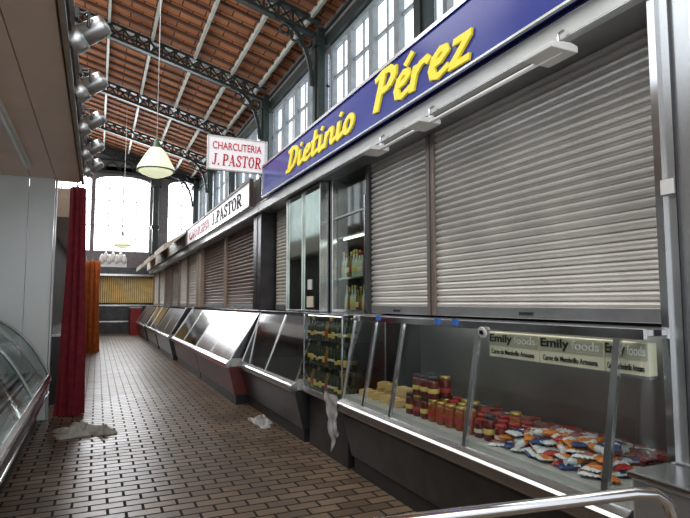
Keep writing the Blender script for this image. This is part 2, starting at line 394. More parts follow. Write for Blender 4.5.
def truss_mesh():
    m = MB(); k = 'iron'
    def bz(x): return 9.6-.26*x
    m.beam((-6, 0, bz(-6)), (XW-.2, 0, bz(XW-.2)), .18, .07, k)
    m.beam((-6, 0, bz(-6)+.42), (XW-.2, 0, bz(XW-.2)+.42), .18, .08, k)
    m.beam((-6, 0, bz(-6)+.03), (XW-.2, 0, bz(XW-.2)+.03), .03, .11, k)
    x = -6; st = .38
    while x < XW-.25-st:
        m.beam((x, 0, bz(x)+.02), (x+st, 0, bz(x+st)+.4), .06, .05, k)
        m.beam((x+st, 0, bz(x+st)+.02), (x, 0, bz(x)+.4), .06, .05, k)
        m.beam((x, 0, bz(x)), (x, 0, bz(x)+.42), .05, .04, k, up=(0, 1, 0))
        x += st
    pts = [(XW-.42-1.0*(1-math.cos(t*math.pi/16)), 0, 7.0+(bz(XW-1.4)-7.0)*math.sin(t*math.pi/16)) for t in range(9)]
    for a, b in zip(pts[:-1], pts[1:]): m.beam(a, b, .1, .07, k, up=(0, 1, 0))
    for a in range(3):
        cx = XW-.6-.28*a; cz = bz(cx)-.27+.03*a; rr = .17-.03*a
        m.tube([(cx+rr*math.cos(t*math.pi/6), 0, cz+rr*math.sin(t*math.pi/6)) for t in range(13)], .03, k, 6)
    return m
t0 = single('roof_truss', truss_mesh(), 'dark green riveted iron lattice truss with curved end bracket', 'roof truss', group='iron roof trusses')
t0.location = (0, TR[0], 0)
for y in [2.7]+TR[1:]: dup(t0, (0, y if y != 31.9 else 31.6, 0))
p0 = None
for i, x in enumerate([-3.7, -2.45, -1.2, .05, 1.3, 2.6, 3.8, 4.75]):
    m = MB().box(-.04, .04, -3, YE, -.15, 0, 'purlin')
    if p0 is None:
        p0 = single('roof_purlin', m, 'pale painted purlin running along the roof slope', 'purlin', group='pale roof purlins'); p0.location = (x, 0, roofz(x)-.012)
    else: dup(p0, (x, 0, roofz(x)-.012))
j0 = None; y = 1.0
while y < 31.5:
    if min(abs(y-t) for t in TR) > .15:
        m = MB().beam((-6, 0, roofz(-6)-.04), (XW, 0, roofz(XW)-.04), .07, .08, 'joist')
        if j0 is None:
            j0 = single('ceiling_joist', m, 'thin brown timber joist under the roof boards', 'joist', group='roof joists'); j0.location = (0, y, 0)
        else: dup(j0, (0, y, 0))
    y += .61

# ---------------------------------------------------------------- stall helpers
def shutter(parent, x, y0, y1, z0, z1, key, pitch=.052, barkey='steel_rough', depth=.017):
    m = MB(); prof = []
    z = z0+.06
    while z < z1:
        for dz, dx in ((0, 0), (.12, .5), (.35, .95), (.6, 1), (.80, .6), (.90, .0), (.96, -.35)):
            prof.append((x-depth*dx, min(z1, z+dz*pitch)))
        z += pitch
    n = len(prof)
    vs = [(a, y0, b) for a, b in prof]+[(a, y1, b) for a, b in prof]
    m.add(vs, [(i, i+1, n+i+1, n+i) for i in range(n-1)], key)
    o = part('roller_shutter', m, parent)
    b = MB().box(x-.022, x+.015, y0, y1, z0, z0+.075, barkey).box(x-.03, x-.02, (y0+y1)/2-.06, (y0+y1)/2+.06, z0+.02, z0+.045, 'steel_dark')
    part('bottom_rail', b, o, bevel=.004)
    return o

HL = 2.89
def stall_shell(parent, y0, y1, lipkey='offwhite', xlip=2.2, H0=HL):
    part('canopy_lip', MB().box(xlip, xlip+.05, y0, y1, H0, H0+.13, lipkey).box(xlip-.012, xlip+.002, y0, y1, H0+.115, H0+.13, 'steel').box(xlip-.006, xlip+.002, y0, y1, H0+.0, H0+.012, 'steel'), parent, bevel=.004)
    part('soffit', MB().box(xlip+.05, 4.8, y0, y1, H0+.01, H0+.05, 'steel_rough'), parent)
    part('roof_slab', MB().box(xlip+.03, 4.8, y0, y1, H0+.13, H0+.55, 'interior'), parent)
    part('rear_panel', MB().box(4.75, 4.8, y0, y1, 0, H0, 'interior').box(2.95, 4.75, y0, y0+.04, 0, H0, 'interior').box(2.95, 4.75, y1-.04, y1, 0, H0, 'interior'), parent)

XS = 2.5; ST = HL+.01
s1 = thing('market_stall', 'closed delicatessen stall with beige roller shutters and steel posts', 'market stall', (3.4, 4.6, 0))
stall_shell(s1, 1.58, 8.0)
shutter(s1, XS, 1.66, 3.66, 1.40, ST, 'shutter')
shutter(s1, XS, 3.78, 4.80, 1.40, ST, 'shutter')
shutter(s1, XS, 7.02, 7.98, 1.40, ST, 'shutter_cream')
def post(parent, y0, y1, x0, x1, z0, z1, key, label=None):
    return part('post', MB().box(x0, x1, y0, y1, z0, z1, key).box(x0-.006, x0+.002, (y0+y1)/2-.008, (y0+y1)/2+.008, z0, z1, 'steel_dark'), parent, bevel=.004, label=label)
post(s1, 1.585, 1.66, 2.46, 2.54, 1.4, ST, 'steel')
post(s1, 3.66, 3.78, 2.47, 2.54, 1.4, ST, 'brownpost', 'brown metal shutter guide post')
post(s1, 4.80, 4.86, 2.45, 2.54, 1.4, ST, 'steel_dark', 'dark shutter guide post')
post(s1, 5.60, 5.66, 2.40, 2.46, 1.4, ST, 'steel')
post(s1, 6.94, 7.02, 2.40, 2.54, 1.4, ST, 'steel')
part('niche_window', MB().box(2.455, 2.46, 4.86, 5.60, 1.4, ST, 'glass_green'), s1, label='greenish shop glass of the niche')
for z in (1.76, 2.22): part('niche_shelf', MB().box(2.47, 2.75, 4.88, 5.585, z, z+.018, 'steel'), s1)
part('niche_lining', MB().box(2.75, 2.78, 4.88, 5.60, 1.4, ST, 'darkwood').box(2.47, 2.75, 5.585, 5.60, 1.4, ST, 'steel_dark').box(2.545, 2.75, 4.87, 4.88, 1.4, ST, 'interior'), s1)
part('niche_frame', MB().box(2.44, 2.455, 4.86, 5.60, 2.45, 2.47, 'steel_rough').box(2.44, 2.455, 4.86, 5.60, 1.4, 1.43, 'steel').box(2.44, 2.455, 4.86, 4.875, 1.4, 2.6, 'steel'), s1)
part('niche_fill_tube', MB().tube([(2.50, 4.95, 2.208), (2.50, 5.5, 2.208)], .009, 'filltube_dim', 10), s1)  # glowing tube added to brighten the niche bottles
tw = thing('mirrored_cabinet', 'tall mirrored and glazed cabinet with slim steel frame', 'cabinet', (2.45, 6.3, 1.4))
m = MB()
for yy in (5.70, 6.3, 6.90): m.box(2.285, 2.31, yy-.008, yy+.008, 1.4, HL, 'steel')
m.box(2.28, 2.39, 5.68, 5.695, 1.4, HL, 'steel')
for z in (1.4, HL-.03): m.box(2.285, 2.31, 5.7, 6.92, z, z+.018, 'steel')
part('frame', m, tw, bevel=.003)
part('mirror_panel', MB().box(2.31, 2.39, 5.70, 6.92, 1.4, HL-.01, 'mirror'), tw)
part('paper_notice', MB().box(2.3, 2.308, 5.95, 6.15, 1.45, 1.58, 'labelw').box(2.3, 2.308, 6.0, 6.12, 1.66, 1.78, 'white'), tw)
c1 = thing('steel_column', 'polished stainless steel column cladding with a small white plate', 'column', (2.42, 1.3, 0))
part('cladding', MB().box(2.25, 2.6, 1.0, 1.575, 0, 3.6, 'steel_soft'), c1, bevel=.012)
part('edge_strip', MB().box(2.235, 2.252, 1.482, 1.488, 0, 3.6, 'steel_dark').box(2.242, 2.252, 1.0, 1.40, 0, 3.6, 'chrome').box(2.232, 2.255, 1.545, 1.58, 0, 3.6, 'chrome'), c1)
part('label_plate', MB().box(2.228, 2.249, 1.495, 1.552, 1.97, 2.035, 'white'), c1)
# blue sign
sg = thing('shop_sign', 'long deep blue fascia sign with yellow italic lettering', 'sign', (2.16, 4.6, 3.25))
part('sign_board', MB().box(2.14, 2.185, 1.0, 7.55, 3.04, 3.47, 'blue'), sg, bevel=.004)
part('sign_frame', MB().box(2.125, 2.15, 1.0, 7.55, 3.47, 3.50, 'steel').box(2.125, 2.185, 7.55, 7.58, 3.025, 3.50, 'steel').box(2.125, 2.15, 1.0, 7.55, 3.025, 3.04, 'steel'), sg)
glyph_part(['d1', 'i1', 'e1', 't1', 'i1', 'n1', 'i1', 'o1'], sg, (2.139, 6.50, 3.14), (0, -1, -.01), (0, 0, 1), 2.04, .27, 'yellow', shear=.24, extr=.018, clamp=False)
glyph_part(['p1', 'e2', 'r1', 'e1', 'z1'], sg, (2.139, 4.14, 3.145), (0, -1, -.06), (0, 0, 1), 1.42, .315, 'yellow', shear=.24, extr=.018, clamp=False)

fb = thing('fluorescent_batten', 'slim white fluorescent battens linked by a long rod', 'lamp', (2.1, 3.0, 2.9))
part('tube', MB().tube([(2.10, 1.95, 2.775), (2.10, 4.02, 2.775)], .013, 'tube', 12), fb)
for y in (2.02, 3.23, 3.98):
    part('end_housing', MB().prism([(2.0, 2.765), (2.18, 2.765), (2.18, 2.80), (2.13, 2.812), (2.0, 2.795)], y-.10, y+.10, 'white'), fb, bevel=.006)
    part('bracket', MB().tube([(2.15, y, 2.80), (2.15, y, 2.90), (2.185, y, 2.93)], .009, 'steel', 10).tube([(2.15, y-.02, 2.81), (2.15, y-.02, 2.845)], .022, 'white', 10), fb)

hs = thing('hanging_sign', 'white projecting sign board with red lettering', 'sign', (1.78, 7.72, 3.65))
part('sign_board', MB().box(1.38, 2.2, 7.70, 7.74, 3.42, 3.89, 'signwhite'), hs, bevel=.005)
part('sign_frame', MB().box(1.37, 2.21, 7.69, 7.75, 3.405, 3.425, 'white').box(1.37, 2.21, 7.69, 7.75, 3.885, 3.905, 'white').box(1.36, 1.38, 7.69, 7.75, 3.405, 3.905, 'white').box(2.2, 2.24, 7.69, 7.75, 3.405, 3.905, 'steel'), hs)
text_part('lettering', 'CHARCUTERIA', hs, (1.43, 7.695, 3.71), (1, 0, 0), (0, 0, 1), .72, .11, 'red', extr=.004, offset=.008)
glyph_part('J. PASTOR', hs, (1.42, 7.697, 3.475), (1, 0, 0), (0, 0, 1), .73, .17, 'red', .12)

# stall 2
s2 = thing('market_stall', 'closed butcher stall with dark brown roller shutters', 'market stall', (3.4, 11.4, 0))
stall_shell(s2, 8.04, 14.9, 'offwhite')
shutter(s2, XS, 8.55, 11.45, 1.40, ST, 'shutter_brown', .07)
shutter(s2, XS, 11.6, 14.2, 1.40, ST, 'shutter_brown', .07)
post(s2, 8.06, 8.5, 2.26, 2.54, 1.4, HL, 'steel_dark', 'dark glazed corner post')
post(s2, 11.45, 11.6, 2.44, 2.54, 1.4, ST, 'tan', 'tan post between shutters')
post(s2, 14.2, 14.88, 2.4, 2.54, 1.4, ST, 'tan', 'tan post at stall end')
sg2 = thing('shop_sign', 'long white fascia sign with dark and red capital lettering', 'sign', (2.16, 11.4, 3.25))
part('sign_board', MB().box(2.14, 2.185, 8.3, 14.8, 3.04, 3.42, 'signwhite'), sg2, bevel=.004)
part('sign_frame', MB().box(2.12, 2.15, 8.28, 14.82, 3.42, 3.46, 'darkwood').box(2.12, 2.15, 8.28, 14.82, 3.02, 3.04, 'steel').box(2.12, 2.185, 8.26, 8.3, 3.02, 3.46, 'darkwood'), sg2)
text_part('lettering', 'CARNICERIA', sg2, (2.13, 14.4, 3.11), (0, -1, 0), (0, 0, 1), 2.7, .23, 'redink', extr=.004, offset=.03)
glyph_part('J.PASTOR', sg2, (2.138, 11.4, 3.11), (0, -1, 0), (0, 0, 1), 2.6, .24, 'ink', 0)
fas = [('greyfascia', 'shutter_cream', 14.95, 18.6, 16.2), ('darkwood', 'shutter_brown', 18.65, 22.6, 20.4), ('awning', 'shutter_cream', 22.65, 27.5, 24.6)]
for fk, sk, a, b, ay in fas:
    s = thing('market_stall', 'closed market stall with boxed fascia and roller shutters', 'market stall', (3.4, (a+b)/2, 0))
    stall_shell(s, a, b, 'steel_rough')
    part('fascia', MB().box(2.12, 2.22, a, b, 3.03, 3.45, fk).box(2.1, 2.13, a, b, 3.4, 3.46, 'steel_rough'), s, bevel=.006)
    mid = (a+b)/2
    shutter(s, XS, a+.12, mid-.08, 1.4, ST, sk, .08); shutter(s, XS, mid+.08, b-.12, 1.4, ST, sk, .08)
    for yy in (a+.05, mid, b-.06): post(s, yy-.05, yy+.05, 2.44, 2.54, 1.4, ST, 'tan')
    part('awning', MB().prism([(1.55, 2.9), (1.58, 2.9), (2.12, 3.38), (2.12, 3.42), (1.55, 3.05)], ay-1.3, ay+1.3, 'awning'), s, label='short cream projecting awning')

# ---------------------------------------------------------------- counters
def counter(y0, y1, xf, label, glassy=True, posts=(), xb=2.88, tx=2.19, tH=1.385, ledge='steel', body='steel_dark', glass='glass', strip=None, coverkey='steel', w=.014, first=True):
    c = thing('display_counter', label, 'counter', ((xf+xb)/2, (y0+y1)/2, 0))
    part('plinth', MB().box(xf+.14, xb, y0+.02, y1-.02, 0, .14, 'black'), c)
    part('body', MB().prism([(xf+.12, .14), (xb, .14), (xb, .56), (xf+.03, .56), (xf+.03, .5)], y0, y1, body), c, bevel=.004)
    m = MB().prism([(xf-.03, .555), (xf-.015, .54), (xf+.05, .54), (xf+.05, .645), (xf+.03, .65), (xf-.015, .625), (xf-.03, .61)], y0, y1, ledge)
    if strip: m.box(xf-.034, xf-.02, y0, y1, .56, .60, strip)
    part('bumper_ledge', m, c, bevel=.003)
    part('display_floor', MB().box(xf+.05, xb, y0+.01, y1-.01, .56, .68, 'tray'), c)
    part('rear_panel', MB().box(xb-.03, xb, y0+.01, y1-.01, .68, tH-.03, 'steel_rough'), c)
    part('top_deck', MB().box(tx-.03, xb, y0, y1, tH-.03, tH, 'steel').box(tx-.047, tx-.022, y0, y1, tH-.045, tH+.004, 'chrome'), c, bevel=.003)
    g0 = (xf+.03, .65); g1 = (tx-.035, tH-.03)
    gk = glass if glassy else coverkey
    ys = [y0]+list(posts)+[y1]
    for a, b in zip(ys[:-1], ys[1:]):
        part('front_glass' if glassy else 'front_cover', MB().prism([g0, (g0[0]+.006, g0[1]), (g1[0]+.006, g1[1]), g1], a+.02, b-.02, gk), c)
    for yy in (ys if first else ys[1:]):
        a = max(y0, yy-w); b = min(y1, yy+w)
        part('frame_bar', MB().prism([(g0[0]-.010, g0[1]), (g0[0]+.010, g0[1]), (g1[0]+.010, g1[1]), (g1[0]-.010, g1[1])], a, b, 'steel'), c)
    for yy in (y0+.004, y1-.010):
        part('end_pane', MB().prism([(g0[0]+.01, .68), (xb-.03, .68), (xb-.03, tH-.03), (g1[0]+.01, tH-.03)], yy, yy+.006, gk if glassy else 'steel_dark'), c)
    return c
cA = counter(1.60, 4.50, 2.0, 'long glass-fronted refrigerated display counter filled with jars and packets', posts=(1.735, 2.72, 3.63, 4.08), w=.017, first=False)
part('inner_fill_tube', MB().tube([(2.171, 1.68, 1.345), (2.171, 4.4, 1.345)], .005, 'filltube', 8).box(2.43, 2.49, 1.75, 4.45, 1.348, 1.354, 'white').tube([(2.46, 2.0, 1.338), (2.46, 4.4, 1.338)], .008, 'filltube', 8), cA)  # hidden glowing tubes added to brighten the goods and cartons
cB = counter(5.62, 8.0, 1.95, 'empty glass-fronted display counter with reflective sloping glass', posts=(6.8,), glass='glass_dark', tx=2.3, w=.02)
cC = counter(8.08, 11.1, 1.78, 'closed counter with sloping pale cover and maroon base', glassy=False, posts=(9.6,), strip='redstrip', tx=2.3, coverkey='cover', w=.02, body='brownfascia')
cD = counter(11.15, 14.5, 1.78, 'closed counter with sloping reflective glass and maroon base', glass='glass_dark', posts=(12.8,), strip='redstrip', tx=2.3, ledge='steel_rough', w=.02, body='brownfascia')
cE = counter(14.9, 18.3, 1.72, 'closed dark counter with sloping cover', glassy=False, coverkey='steel_dark', posts=(16.5,))
cF = counter(18.7, 22.3, 1.72, 'closed counter with sloping reflective cover', glassy=False, coverkey='mirrorlight', posts=(20.5,))
cG = counter(22.8, 27.3, 1.7, 'closed dark counter with sloping cover', glassy=False, coverkey='steel_dark', posts=(25,))
part('sticker', MB().tube([(2.135, 2.66, 1.325), (2.124, 2.66, 1.322)], .034, 'white', 20).box(2.118, 2.126, 2.645, 2.675, 1.31, 1.335, 'ink'), cA, label='round white sticker with dark print')
for yy in (4.02, 3.15, 2.95): part('price_clip', MB().box(2.13, 2.144, yy-.022, yy+.022, 1.355, 1.395, 'labelb'), cA, label='small blue clip')
ec = thing('steel_cabinet', 'low stainless steel cabinet box at counter end', 'cabinet', (2.08, 1.35, 0))
part('body', MB().box(1.99, 2.22, 1.1, 1.57, 0, .80, 'steel_soft'), ec, bevel=.01)
part('lid', MB().box(1.975, 2.225, 1.09, 1.58, .80, .825, 'steel'), ec, bevel=.006)
part('handle', MB().tube([(1.995, 1.25, .66), (1.965, 1.25, .66), (1.965, 1.45, .66), (1.995, 1.45, .66)], .007, 'chrome', 8), ec)

bc = thing('bottle_cabinet', 'glass-fronted cabinet with shelves of oil bottles', 'cabinet', (2.3, 5.05, 0))
part('base', MB().box(2.12, 2.85, 4.58, 5.56, 0, .56, 'steel_dark').box(2.03, 2.85, 4.56, 5.58, .56, .62, 'steel'), bc, bevel=.004)
m = MB()
for y in (4.56, 5.56):
    m.box(2.05, 2.065, y, y+.015, .62, 1.395, 'steel').box(2.5, 2.515, y, y+.015, .62, 1.395, 'steel')
m.box(2.05, 2.515, 4.56, 5.58, 1.38, 1.395, 'steel')
part('frame', m, bc, bevel=.003)
for z in (.87, 1.12): part('shelf', MB().box(2.07, 2.5, 4.58, 5.56, z, z+.008, 'steel'), bc)
part('front_glass', MB().box(2.055, 2.06, 4.58, 5.56, .62, 1.375, 'glass').box(2.06, 2.5, 4.565, 4.57, .62, 1.375, 'glass'), bc)
part('rear_panel', MB().box(2.5, 2.51, 4.58, 5.56, .62, 1.375, 'interior'), bc)
part('inner_fill_tube', MB().tube([(2.08, 4.62, 1.37), (2.08, 5.5, 1.37)], .004, 'filltube_dim', 8), bc)  # thin glowing tube added to brighten the bottles

def bottle(bk, lk, ck, label, h=.22, r=.033, l0=.2, l1=.38):
    b = thing('bottle', label, 'bottle', (0, 0, 0))
    part('glass_body', MB().lathe([(r*.85, 0), (r, .006), (r, h*.50), (r*.88, h*.58), (r*.42, h*.70), (r*.38, h*.92)], (0, 0, 0), bk, 16), b)
    part('paper_label', MB().lathe([(r+.0006, h*l0), (r+.0012, h*(l0+.01)), (r+.0012, h*l1), (r+.0006, h*(l1+.01))], (0, 0, 0), lk, 16), b)
    part('cap', MB().lathe([(r*.45, h*.86), (r*.47, h*.87), (r*.47, h), (r*.4, h+.003)], (0, 0, 0), ck, 12), b)
    return b
protos = [bottle('bottlebody', 'labely', 'black', 'dark green oil bottle with yellow label'),
          bottle('bottlebody', 'labelw', 'black', 'dark bottle with cream label', l0=.25, l1=.35),
          bottle('bottlebody', 'labely', 'lidgold', 'dark bottle with yellow label and gold cap', l0=.15, l1=.3),
          bottle('bottlebody', 'labely', 'black', 'dark oil bottle with tall yellow label', l0=.12, l1=.40),
          bottle('bottleamber', 'labelr', 'black', 'amber oil bottle with red label')]
pc_ = [bottle('bottleclear', 'labelw', 'lidred', 'pale bottle with cream label', .26, .028),
       bottle('bottleclear', 'labely', 'lidgold', 'pale bottle with gold label', .29, .027),
       bottle('bottleamber', 'labelr', 'lidgold', 'amber spirit bottle with red label', .27, .028),
       bottle('bottleamber', 'labelw', 'black', 'amber bottle with cream label', .28, .028)]
used = set()
def place(proto, loc, rot=(0, 0, 0), group=None, scale=None):
    if proto.name in used: o = dup(proto, loc, rot, scale)
    else:
        used.add(proto.name); proto.location = loc; proto.rotation_euler = rot; o = proto
        if scale is not None: o.scale = scale
    if group: o['group'] = group
    return o
for z in (.621, .879, 1.129):
    for i in range(12):
        for x in (2.11, 2.20):
            place(random.choice(protos), (x+random.uniform(-.004, .004), 4.63+i*.079, z), (0, 0, random.uniform(0, 6)), 'oil bottles in the glass cabinet')
for x in (2.51, 2.58, 2.65):
    for i in range(10):
        place(random.choice(pc_), (x, 4.92+i*.067, 1.779), (0, 0, random.uniform(0, 6)), 'bottles on the niche shelf')
for i in range(9):
    place(random.choice(pc_[1:]), (2.54, 4.93+i*.072, 1.431 if False else 1.401), (0, 0, random.uniform(0, 6)), 'bottles on the niche shelf')

def jar(jk, lk, ck, label, r=.040, h=.15):
    b = thing('jar', label, 'jar', (0, 0, 0))
    part('glass_body', MB().lathe([(r*.88, 0), (r, .010), (r, h*.72), (r*.95, h*.79), (r*.78, h*.86)], (0, 0, 0), jk, 20), b)
    part('paper_label', MB().lathe([(r+.0006, h*.26), (r+.0013, h*.27), (r+.0013, h*.46), (r+.0006, h*.47)], (0, 0, 0), lk, 20), b)
    part('lid', MB().lathe([(r*.84, h*.86), (r*.88, h*.87), (r*.88, h*.985), (r*.82, h)], (0, 0, 0), ck, 20), b)
    return b
jA = jar('jam', 'labelr', 'lidgold', 'dark red preserve jar with gold lid')
jB = jar('jam', 'labely', 'black', 'dark preserve jar with gold label and black lid')
jE = jar('jam', 'labelw', 'lidred', 'dark preserve jar with cream label and red lid')
jD = jar('jamo', 'labelr', 'lidgold', 'amber preserve jar with gold lid')
jC = jar('jam', 'labelw', 'lidred', 'short dark preserve jar with red lid', .036, .11)
for lev in range(2):
    for i in range(6):
        for j in range(3):
            if lev == 1 and (i in (0, 1, 5) or j == 2): continue
            place(random.choice([jA, jB, jE, jB, jD]), (2.16+j*.1, 3.04+i*.10, .681+lev*.153), (0, 0, random.uniform(0, 6)), 'preserve jars in the counter')
for i in range(5):
    for j in range(3): place(random.choice([jC, jC, jD, jB]), (2.17+j*.1, 2.56+i*.095, .681), (0, 0, random.uniform(0, 6)), 'preserve jars in the counter')

def packet(k, bandk, label, L=.16, W=.09, T=.024, band=(-.35, .4)):
    b = thing('packet', label, 'packet', (0, 0, 0))
    def pillow(x0, x1, grow, key, y=1.0):
        m = MB(); nx, ny = 14, 10; top = []; bot = []
        for i in range(nx+1):
            u = x0+(x1-x0)*i/nx
            for j in range(ny+1):
                v = (-1+2*j/ny)*y
                t = max(0, (1-abs(u)**6))**.6*max(0, (1-abs(v)**4))**.6
                wob = 1+.25*math.sin(9*u+3*v)+.18*math.sin(17*u-9*v)
                wv = .004*math.sin(14*v+2*u) if abs(u) > .85 else 0
                top.append((u*L/2, v*W/2, T*.5+(T*t*wob*.5)+grow+wv))
                bot.append((u*L/2, v*W/2, T*.5-(T*t*.5)-grow+wv))
        n = len(top); fs = []
        for i in range(nx):
            for j in range(ny):
                a = i*(ny+1)+j; q = (a, a+1, a+ny+2, a+ny+1)
                fs.append(q); fs.append(tuple(n+x for x in reversed(q)))
        return m.add(top+bot, fs, key, True)
    part('wrapper', pillow(-1, 1, 0, k), b)
    part('printed_band', pillow(band[0], band[1], .0012, bandk, .92), b)
    return b
def sausage(k, bandk, label, L=.20, r=.018):
    b = thing('wrapped_sausage', label, 'sausage', (0, 0, 0))
    xs = [-1, -.93, -.86, -.82, -.7, -.4, 0, .4, .7, .82, .86, .93, 1]; rs = [.9, .6, .25, .55, .95, 1, 1, 1, .95, .55, .25, .6, .9]
    part('wrapper', MB().tube([(x*L/2, .012*math.cos(1.6*x), r) for x in xs], [r*q for q in rs], k, 12), b)
    part('printed_band', MB().tube([(x*L/2, .012*math.cos(1.6*x), r) for x in (-.45, -.44, 0, .5, .51)], [r, r*1.03, r*1.04, r*1.03, r], bandk, 12), b)
    return b
pks = [packet('packw', 'packb', 'white vacuum packet with blue printed band'), packet('packo', 'packw', 'orange packet with white printed band', .16, .08, .024, (-.1, .3)),
       packet('packw', 'packo', 'white packet with orange printed band', .18, .10, .022, (-.8, -.1)), packet('packw', 'packr', 'white packet with red printed band', .17, .09, .022, (.1, .8)),
       packet('packb', 'packw', 'dark blue packet with white printed band', .17, .09, .022, (-.2, .2)), packet('packr', 'packw', 'red packet with white printed band', .16, .09, .022, (-.5, .1)),
       packet('packw', 'meat', 'clear white vacuum pack of sliced meat', .18, .11, .02, (-.75, .75))]
meat = packet('meat', 'packw', 'sliced cured meat pack with small white label', .19, .12, .02, (.1, .45))
meat2 = packet('packr', 'meat', 'dark red vacuum packed cured meat', .20, .10, .022, (-.6, .2))
sau = [sausage('packw', 'packo', 'wrapped sausage with orange printed band'), sausage('meat', 'packr', 'dark red cured sausage with red band')]
for lev in range(4):
    n = [(6, 10), (5, 9), (4, 8), (3, 6)][lev]
    for i in range(n[1]):
        for j in range(n[0]):
            x = 2.185+j*.105+lev*.03; y = 1.86+i*.078+lev*.04
            fr_ = x < 2.43
            if fr_: pr = random.choice([sau[0]]+pks)
            else: pr = random.choice([meat, meat2, meat, sau[1], pks[3], pks[6]])
            if not fr_ and lev > 1: continue
            place(pr, (x+random.uniform(-.012, .015), y+random.uniform(-.015, .015), .686+lev*.028), (random.uniform(-.12, .12), random.uniform(-.12, .12), random.uniform(-.9, .9)+(.4 if fr_ else 0)), 'packets heaped in the counter')
for i in range(14):
    place(random.choice([meat, meat2]), (2.55+(i % 2)*.16, 2.66+(i//2)*.13, .684+(i % 3)*.008), (0, .02, random.uniform(-.4, .4)), 'packets heaped in the counter')

def wedge():
    w = thing('cheese_wedge', 'wedge of yellow cheese with darker rind', 'cheese', (0, 0, 0))
    n = 8; R = .12; A = .9
    for key, nm, r0, r1 in (('cheese', 'cheese_paste', 0, R), ('rind', 'rind', R, R+.006)):
        m = MB()
        pts = [(r1*math.cos(-A/2+A*i/n), r1*math.sin(-A/2+A*i/n)) for i in range(n+1)]
        inner = [(0, 0)] if r0 == 0 else [(r0*math.cos(A/2-A*i/n), r0*math.sin(A/2-A*i/n)) for i in range(n+1)]
        poly = pts+inner; k = len(poly)
        m.add([(x, y, 0) for x, y in poly]+[(x, y, .055) for x, y in poly],
              [tuple(range(k-1, -1, -1)), tuple(range(k, 2*k))]+[(i, (i+1) % k, k+(i+1) % k, k+i) for i in range(k)], key)
        part(nm, m, w, bevel=.002)
    return w
wd = wedge()
for i in range(18):
    place(wd, (2.14+(i % 3)*.17, 3.76+(i//3)*.125, .681), (0, 0, random.uniform(-.4, .4)), 'cheese wedges in the counter')
for i in range(5):
    place(wd, (2.30, 3.78+i*.14, .738), (0, 0, random.uniform(-.4, .4)), 'cheese wedges in the counter')

def carton(y0, y1, x=2.185):
    c = thing('food_carton', 'beige quince paste carton with darker printed brand band', 'carton', (x+.03, (y0+y1)/2, 1.2), group='quince paste cartons under the counter top')
    part('box', MB().box(x, x+.055, y0, y1, 1.18, 1.326, 'carton'), c, bevel=.003)
    part('printed_band', MB().box(x-.003, x+.001, y0+.004, y1-.004, 1.248, 1.322, 'cartondark'), c)
    L = y1-y0
    text_part('lettering', 'Emily', c, (x-.005, y1-.03*L, 1.255), (0, -1, 0), (0, 0, 1), .47*L, .060, 'ink', extr=.001, offset=.022)
    text_part('lettering', 'foods', c, (x-.005, y1-.54*L, 1.267), (0, -1, 0), (0, 0, 1), .40*L, .044, 'white', extr=.001, offset=.004)
    text_part('lettering', 'Carne de Membrillo Artesana', c, (x-.003, y1-.06*L, 1.199), (0, -1, 0), (0, 0, 1), .85*L, .028, 'ink', extr=.001, offset=.006)
carton(2.255, 2.665); carton(1.84, 2.25); carton(1.612, 1.835)
part('carton_shelf', MB().box(2.178, 2.25, 1.61, 2.68, 1.168, 1.179, 'steel_rough'), cA)

# ---------------------------------------------------------------- plastic sheets
def drape(y0, y1, x, z0, z1, key, name, label, cat, amp=.02, lean=0):
    m = MB(); nu, nv = 26, 24; vs = []
    for j in range(nv+1):
        t = j/nv
        for i in range(nu+1):
            u = i/nu; yy = (y0+y1)/2+(y1-y0)*(u-.5)*(1-.3*t) + .03*t*math.sin(4*t+u*3)
            zz = z1-(z1-z0)*t*(1-.35*abs(math.sin(u*4+1)))
            vs.append((x+amp*math.sin(u*23+t*5)*(.2+.8*t)+amp*.5*math.sin(t*19+u*8)-abs(amp)*1.6+lean*t, yy, zz))
    fs = [(j*(nu+1)+i, j*(nu+1)+i+1, (j+1)*(nu+1)+i+1, (j+1)*(nu+1)+i) for j in range(nv) for i in range(nu)]
    m.add(vs, fs, key, True)
    return single(name, m, label, cat, (x, (y0+y1)/2, (z0+z1)/2))
drape(4.44, 4.74, 1.97, .16, .68, 'plastic', 'plastic_sheet', 'thin translucent grey-white plastic sheet hanging from the counter ledge', 'plastic sheet', .012, .02)

def crumple(name, label, cat, loc, rx, ry, h, key, seed):
    rnd = random.Random(seed); m = MB(); nr, na = 10, 28; vs = [(0, 0, h*.6)]
    ph = [rnd.uniform(0, 6) for _ in range(6)]
    for i in range(1, nr+1):
        r = i/nr
        for j in range(na):
            a = 2*math.pi*j/na
            rr = r*(1+.22*math.sin(3*a+ph[0])+.12*math.sin(7*a+ph[1]))
            z = h*(1-r**2)*(.55+.3*math.sin(5*a+6*r+ph[2])+.25*math.sin(11*r+3*a+ph[3]))+.012*rnd.random()
            if i == nr: z = 0
            vs.append((rr*rx*math.cos(a), rr*ry*math.sin(a), max(.002, z)))
    fs = [(0, 1+j, 1+(j+1) % na) for j in range(na)]
    for i in range(nr-1):
        for j in range(na):
            a = 1+i*na+j; b = 1+i*na+(j+1) % na; fs.append((a, b, b+na, a+na))
    m.add([(v[0]+loc[0], v[1]+loc[1], v[2]+loc[2]) for v in vs], fs, key, False)
    return single(name, m, label, cat, loc)
crumple('floor_cloth', 'crumpled off-white rag lying on the brick floor', 'rag', (-.14, 7.12, 0), .30, .24, .12, 'whitecloth', 3)
crumple('floor_cloth', 'small crumpled grey rag lying on the brick floor', 'rag', (.13, 6.98, 0), .12, .12, .09, 'whitecloth', 5)
crumple('plastic_sheet', 'flat crumpled grey plastic sheet low against the counter base', 'plastic sheet', (1.93, 6.75, 0), .11, .30, .09, 'plastic', 21)

